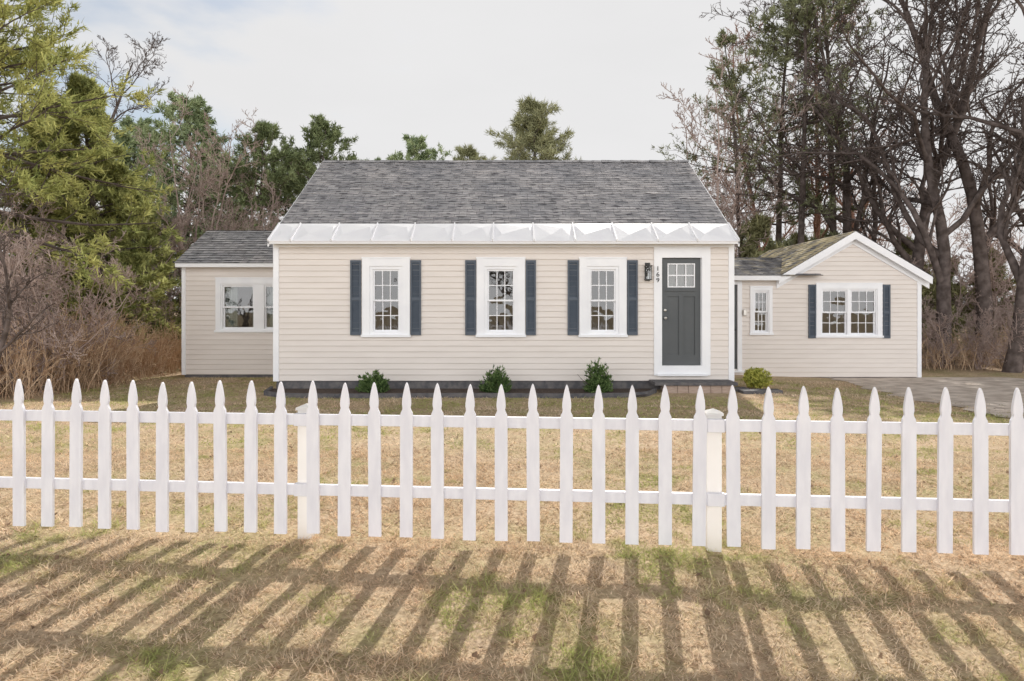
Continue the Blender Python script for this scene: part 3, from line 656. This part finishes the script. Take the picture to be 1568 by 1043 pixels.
bush=bare_tree('bareBush',4.2,.035,15,key='barkpale',ks=(8,7,5,2),stems=8,tw=.008,wob=.12,t0=.1,lens=(.45,.5,.5,.6),raw=True)
pG=pine('youngPine',4.5,.07,1.5,7,base=.05,limbs=55,k2=7,k3=4,nt=10,Lg=.22,Wd=.055,prof='cone',**brn)
put(pA,'pine_tree',-55,14,0.3); put(pA,'pine_tree',-150,17,2.0,1.05)
put(pB,'conifer_tree',160,19.0,.5,.97); put(pB,'conifer_tree',80,20,2.5,.92); put(pB,'conifer_tree',222,24,1.5,.75)
put(pC,'pine_tree',285,30,0,.93); put(pC,'pine_tree',340,36,2,.82); put(pC,'pine_tree',225,34,4,.95)
put(pD,'pine_tree',400,31,0,.93); put(pD,'pine_tree',478,32,2,1.0); put(pD,'pine_tree',448,36,4,.95); put(pD,'pine_tree',530,38,1.2,.94)
put(pC,'pine_tree',622,40,1,1.0); put(pC,'pine_tree',575,42,3,.93); put(pF,'pine_tree',738,42,1,1.02)
put(pF,'pine_tree',815,33,0,1.05); put(pF,'pine_tree',850,36,2,1.0)
put(bS,'bare_tree',300,26,1,1.1); put(bS,'bare_tree',250,24,3,1.0); put(bA,'bare_tree',110,32,2,1.0); put(bS,'bare_tree',340,31,2,1.2)
put(bL,'leaning_bare_tree',-60,11.2,0,.85)
def massed(name,mbs,items):
    mb=MB()
    for i,(k,px,d,s) in enumerate(items):
        x=pX(px,d); mb.merge(mbs[k],(x,d,gzf(x,d)),i*1.37,s)
    return mb.obj(name,smooth=True)
massed('bare_shrubs',[bush],[(0,-30,12.8,.95),(0,50,13.2,.85),(0,115,14.5,.75),(0,0,15.5,1.05),(0,190,18.5,.55),(0,248,19.8,.62)])
put(bS,'bare_tree',1065,27,1,1.35); put(pD,'pine_tree',1012,40,1,.95)
put(pE,'pine_tree',1135,27,0,.85); put(pE,'pine_tree',1190,29,2,1.05); put(pE,'pine_tree',1228,26,4,1.05); put(pE,'pine_tree',1278,28,5,1.15)
put(bR,'bare_tree',1245,30,1,1.15); put(bR,'bare_tree',1330,31,3,1.2); put(bR,'bare_tree',1180,33,3,1.1)
put(bA,'bare_tree',1395,24,0,1.05); put(bB,'bare_tree',1450,21,2,1.05); put(bA,'bare_tree',1510,23,3.5,1.1); put(bB,'bare_tree',1545,18.5,.4,1.0); put(bB,'bare_tree',1320,27,4,1.1); put(bA,'bare_tree',1600,26,5,1.1)
for i,(px,d,s) in enumerate(((1110,24,1.0),(1150,26,1.2),(1190,25,.9),(1090,28,1.2),(1225,28,1.1),(1440,24,.8),(1520,25,.9),(1400,29,1.1),(1290,30,1.1))):
    put(pG,'young_pine',px,d,i*1.7,s)
massed('bare_shrubs',[bush],[(0,1440,20,.5),(0,1500,19.5,.5),(0,1560,18.5,.55),(0,1450,24,1.1),(0,1380,26,1.2),(0,1530,24,1.2)])
put(bA,'bare_tree',784,-22,0,.9); inst(bB,'bare_tree',(-7,-20,0),1,.9); inst(bA,'bare_tree',(9,-21,0),2,.9)
rr=np.random.default_rng(77)
low=[pine('dpine%d'%i,9,.15,2.6,50+i,base=.12,limbs=36,k2=5,k3=3,nt=6,Lg=.5,Wd=.22,prof='sine',c1=(.15,.17,.10),c2=(.33,.33,.19),raw=True) for i in range(2)]
low.append(bare_tree('dbare',10,.16,60,key='barkpale',ks=(12,8,5),tw=.022,wob=.1,raw=True))
its=[]
for i in range(46):
    px=-240+i*43+rr.normal(0,14); d=rr.uniform(44,62); k=rr.random(); kk=0 if k<.22 else 1 if k<.4 else 2
    its.append((kk,px,d,rr.uniform(.75,1.05)*(1 if kk==2 else .8)))
massed('distant_treeline',low,its)
def brush(name,regions,n,seed,hh,key='brushm'):
    rng=np.random.default_rng(seed); mb=MB(); PX=[];PY=[]
    for (x0,x1,y0,y1,w) in regions:
        m=int(n*w); PX.append(rng.uniform(x0,x1,m)); PY.append(rng.uniform(y0,y1,m))
    x=np.concatenate(PX); y=np.concatenate(PY); P=np.stack([x,y,gz(x,y)-.05],-1); Dd=nrm(np.stack([rng.normal(0,.3,len(x)),rng.normal(0,.3,len(x)),np.ones(len(x))],-1))
    L=hh*rng.uniform(.4,1.15,len(x))*(.5+vnoise(x,y,.7,8)); ra=rng.uniform(.006,.013,len(x)); pts=gen(P,Dd,L,5,.12,-.02,rng); tubes(mb,pts,ra,ra*.4,3,key)
    p,d,ln,r_=kids(pts,L,ra,ra*.4,4,.3,1,.3,1,.4,.8,rng); pts=gen(p,d,ln,3,.15,0,rng); tubes(mb,pts,np.maximum(r_,.005),np.maximum(r_*.6,.004),3,key)
    return mb.obj(name,smooth=True)
brush('dry_brush',[(-14,-8.5,11.8,19,.75),(-10.2,-8.2,13,19,.2)],2900,91,1.2)
brush('dry_brush',[(10.8,20,19,25,1)],1100,92,1.0)

def shrub(name,w,h,seed,c1,c2,n=650,Lg=.06,Wd=.03,up=.6,roundb=False):
    rng=np.random.default_rng(seed); mb=MB(); k=14
    P=np.zeros((k,3)); Dd=nrm(np.stack([rng.normal(0,.6,k),rng.normal(0,.6,k),np.ones(k)],-1)); L=h*rng.uniform(.5,.95,k); pts=gen(P,Dd,L,4,.08,.02,rng); tubes(mb,pts,np.full(k,.007),np.full(k,.003),4,'bark')
    q=rng.normal(size=(n,3)); q=nrm(q)*(rng.random((n,1))**.4); q[:,2]=np.abs(q[:,2]) if not roundb else q[:,2]*.5+.5
    lump=1+.25*np.sin(np.arctan2(q[:,1],q[:,0])*3+seed)+rng.normal(0,.08,n)
    c=np.stack([q[:,0]*w/2*lump,q[:,1]*w/2*lump,q[:,2]*h*(lump if not roundb else 1)*.9],-1)
    cl=rng.random((n,1)); cols=np.array(c1)[None]*(1-cl)+np.array(c2)[None]*cl
    d=nrm(q*.8+np.array([0,0,up])); tufts(mb,c,d,5,Lg,Wd,.5,cols,rng); return mb.mesh(name)
g1c=((.06,.11,.04),(.22,.31,.12))
for i,(px,d,w,h) in enumerate(((573,13.05,.52,.36),(760,13.0,.5,.42),(916,13.0,.48,.56))):
    me=shrub('shrubmesh%d'%i,w,h,30+i,*g1c); x=pX(px,d); inst(me,'rhododendron_shrub',(x,d,gzf(x,d)+.02))
me=shrub('box',.5,.46,40,(.28,.31,.07),(.68,.66,.18),n=1000,Lg=.045,Wd=.028,roundb=True); x=pX(1157,13.9); inst(me,'boxwood_shrub',(x,13.9,gzf(x,13.9)))
Pv=MB()
for (px,d,w) in ((1128,13.5,.42),(1175,13.3,.5),(1150,13.1,.4)):
    x=pX(px,d); z=gzf(x,d); Pv.box(x-w/2,x+w/2,d-.15,d+.15,z-.04,z+.05+R0.random()*.02,'slate')
Pv.obj('paver_stones',bevel=.015)

# ---------------------------------------------------------------- light
SUN_EL=math.radians(33.5); SUN_AZ=math.radians(10.6)
sd_=bpy.data.lights.new('sun','SUN'); sd_.energy=5.0; sd_.angle=math.radians(.5); sd_.color=(1,.95,.88)
so=bpy.data.objects.new('sun',sd_); sc.collection.objects.link(so)
dv=Vector((math.sin(SUN_AZ)*math.cos(SUN_EL),math.cos(SUN_AZ)*math.cos(SUN_EL),math.sin(SUN_EL)))
so.rotation_euler=dv.to_track_quat('Z','Y').to_euler()
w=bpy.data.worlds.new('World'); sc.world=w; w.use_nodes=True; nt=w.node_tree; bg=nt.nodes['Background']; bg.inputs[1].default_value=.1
sky=N(nt,'ShaderNodeTexSky'); sky.sky_type='NISHITA'; sky.sun_disc=False; sky.sun_elevation=SUN_EL; sky.sun_rotation=SUN_AZ; sky.air_density=1.2; sky.dust_density=1
tc=N(nt,'ShaderNodeTexCoord'); sp=N(nt,'ShaderNodeSeparateXYZ'); nt.links.new(tc.outputs['Generated'],sp.inputs[0])
def mr(inp,a,b,c,d):
    q=N(nt,'ShaderNodeMapRange',interpolation_type='SMOOTHSTEP'); q.inputs[1].default_value=a;q.inputs[2].default_value=b;q.inputs[3].default_value=c;q.inputs[4].default_value=d; nt.links.new(inp,q.inputs[0]); return q.outputs[0]
def math_(op,a,b):
    q=N(nt,'ShaderNodeMath',operation=op)
    for i,v in enumerate((a,b)):
        if isinstance(v,(int,float)): q.inputs[i].default_value=v
        else: nt.links.new(v,q.inputs[i])
    return q.outputs[0]
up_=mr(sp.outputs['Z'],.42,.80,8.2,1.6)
bk=math_('MULTIPLY',mr(sp.outputs['Y'],.1,-.75,0,18),mr(sp.outputs['Z'],.22,.70,1,0))  # added brightness low in the unseen sky behind camera, lights the house front
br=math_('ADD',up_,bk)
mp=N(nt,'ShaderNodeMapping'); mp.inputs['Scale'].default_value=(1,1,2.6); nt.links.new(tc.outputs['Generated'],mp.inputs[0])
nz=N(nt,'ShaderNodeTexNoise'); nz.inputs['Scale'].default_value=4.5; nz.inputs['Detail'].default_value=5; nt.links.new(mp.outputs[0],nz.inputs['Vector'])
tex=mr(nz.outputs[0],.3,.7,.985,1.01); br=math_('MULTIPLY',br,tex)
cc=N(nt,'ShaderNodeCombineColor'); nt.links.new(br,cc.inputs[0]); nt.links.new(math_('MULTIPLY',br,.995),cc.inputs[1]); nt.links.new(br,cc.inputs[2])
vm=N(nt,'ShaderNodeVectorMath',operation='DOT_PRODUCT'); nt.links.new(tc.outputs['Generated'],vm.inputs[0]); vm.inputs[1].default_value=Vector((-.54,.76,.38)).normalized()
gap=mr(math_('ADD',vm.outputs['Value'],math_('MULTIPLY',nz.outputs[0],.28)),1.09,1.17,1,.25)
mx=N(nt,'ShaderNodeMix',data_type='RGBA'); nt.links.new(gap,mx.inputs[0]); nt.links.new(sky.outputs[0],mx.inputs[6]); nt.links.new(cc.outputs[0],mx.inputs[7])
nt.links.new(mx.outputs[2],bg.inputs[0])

cd=bpy.data.cameras.new('camera'); cd.lens=24; cd.sensor_width=36; cd.clip_end=2000; cd.shift_y=-47.5/1568
co=bpy.data.objects.new('camera',cd); co.location=(0,0,1.4); co.rotation_euler=(math.pi/2,0,0); sc.collection.objects.link(co); sc.camera=co
sc.view_settings.view_transform='Standard'; sc.view_settings.look='None'; sc.view_settings.exposure=0
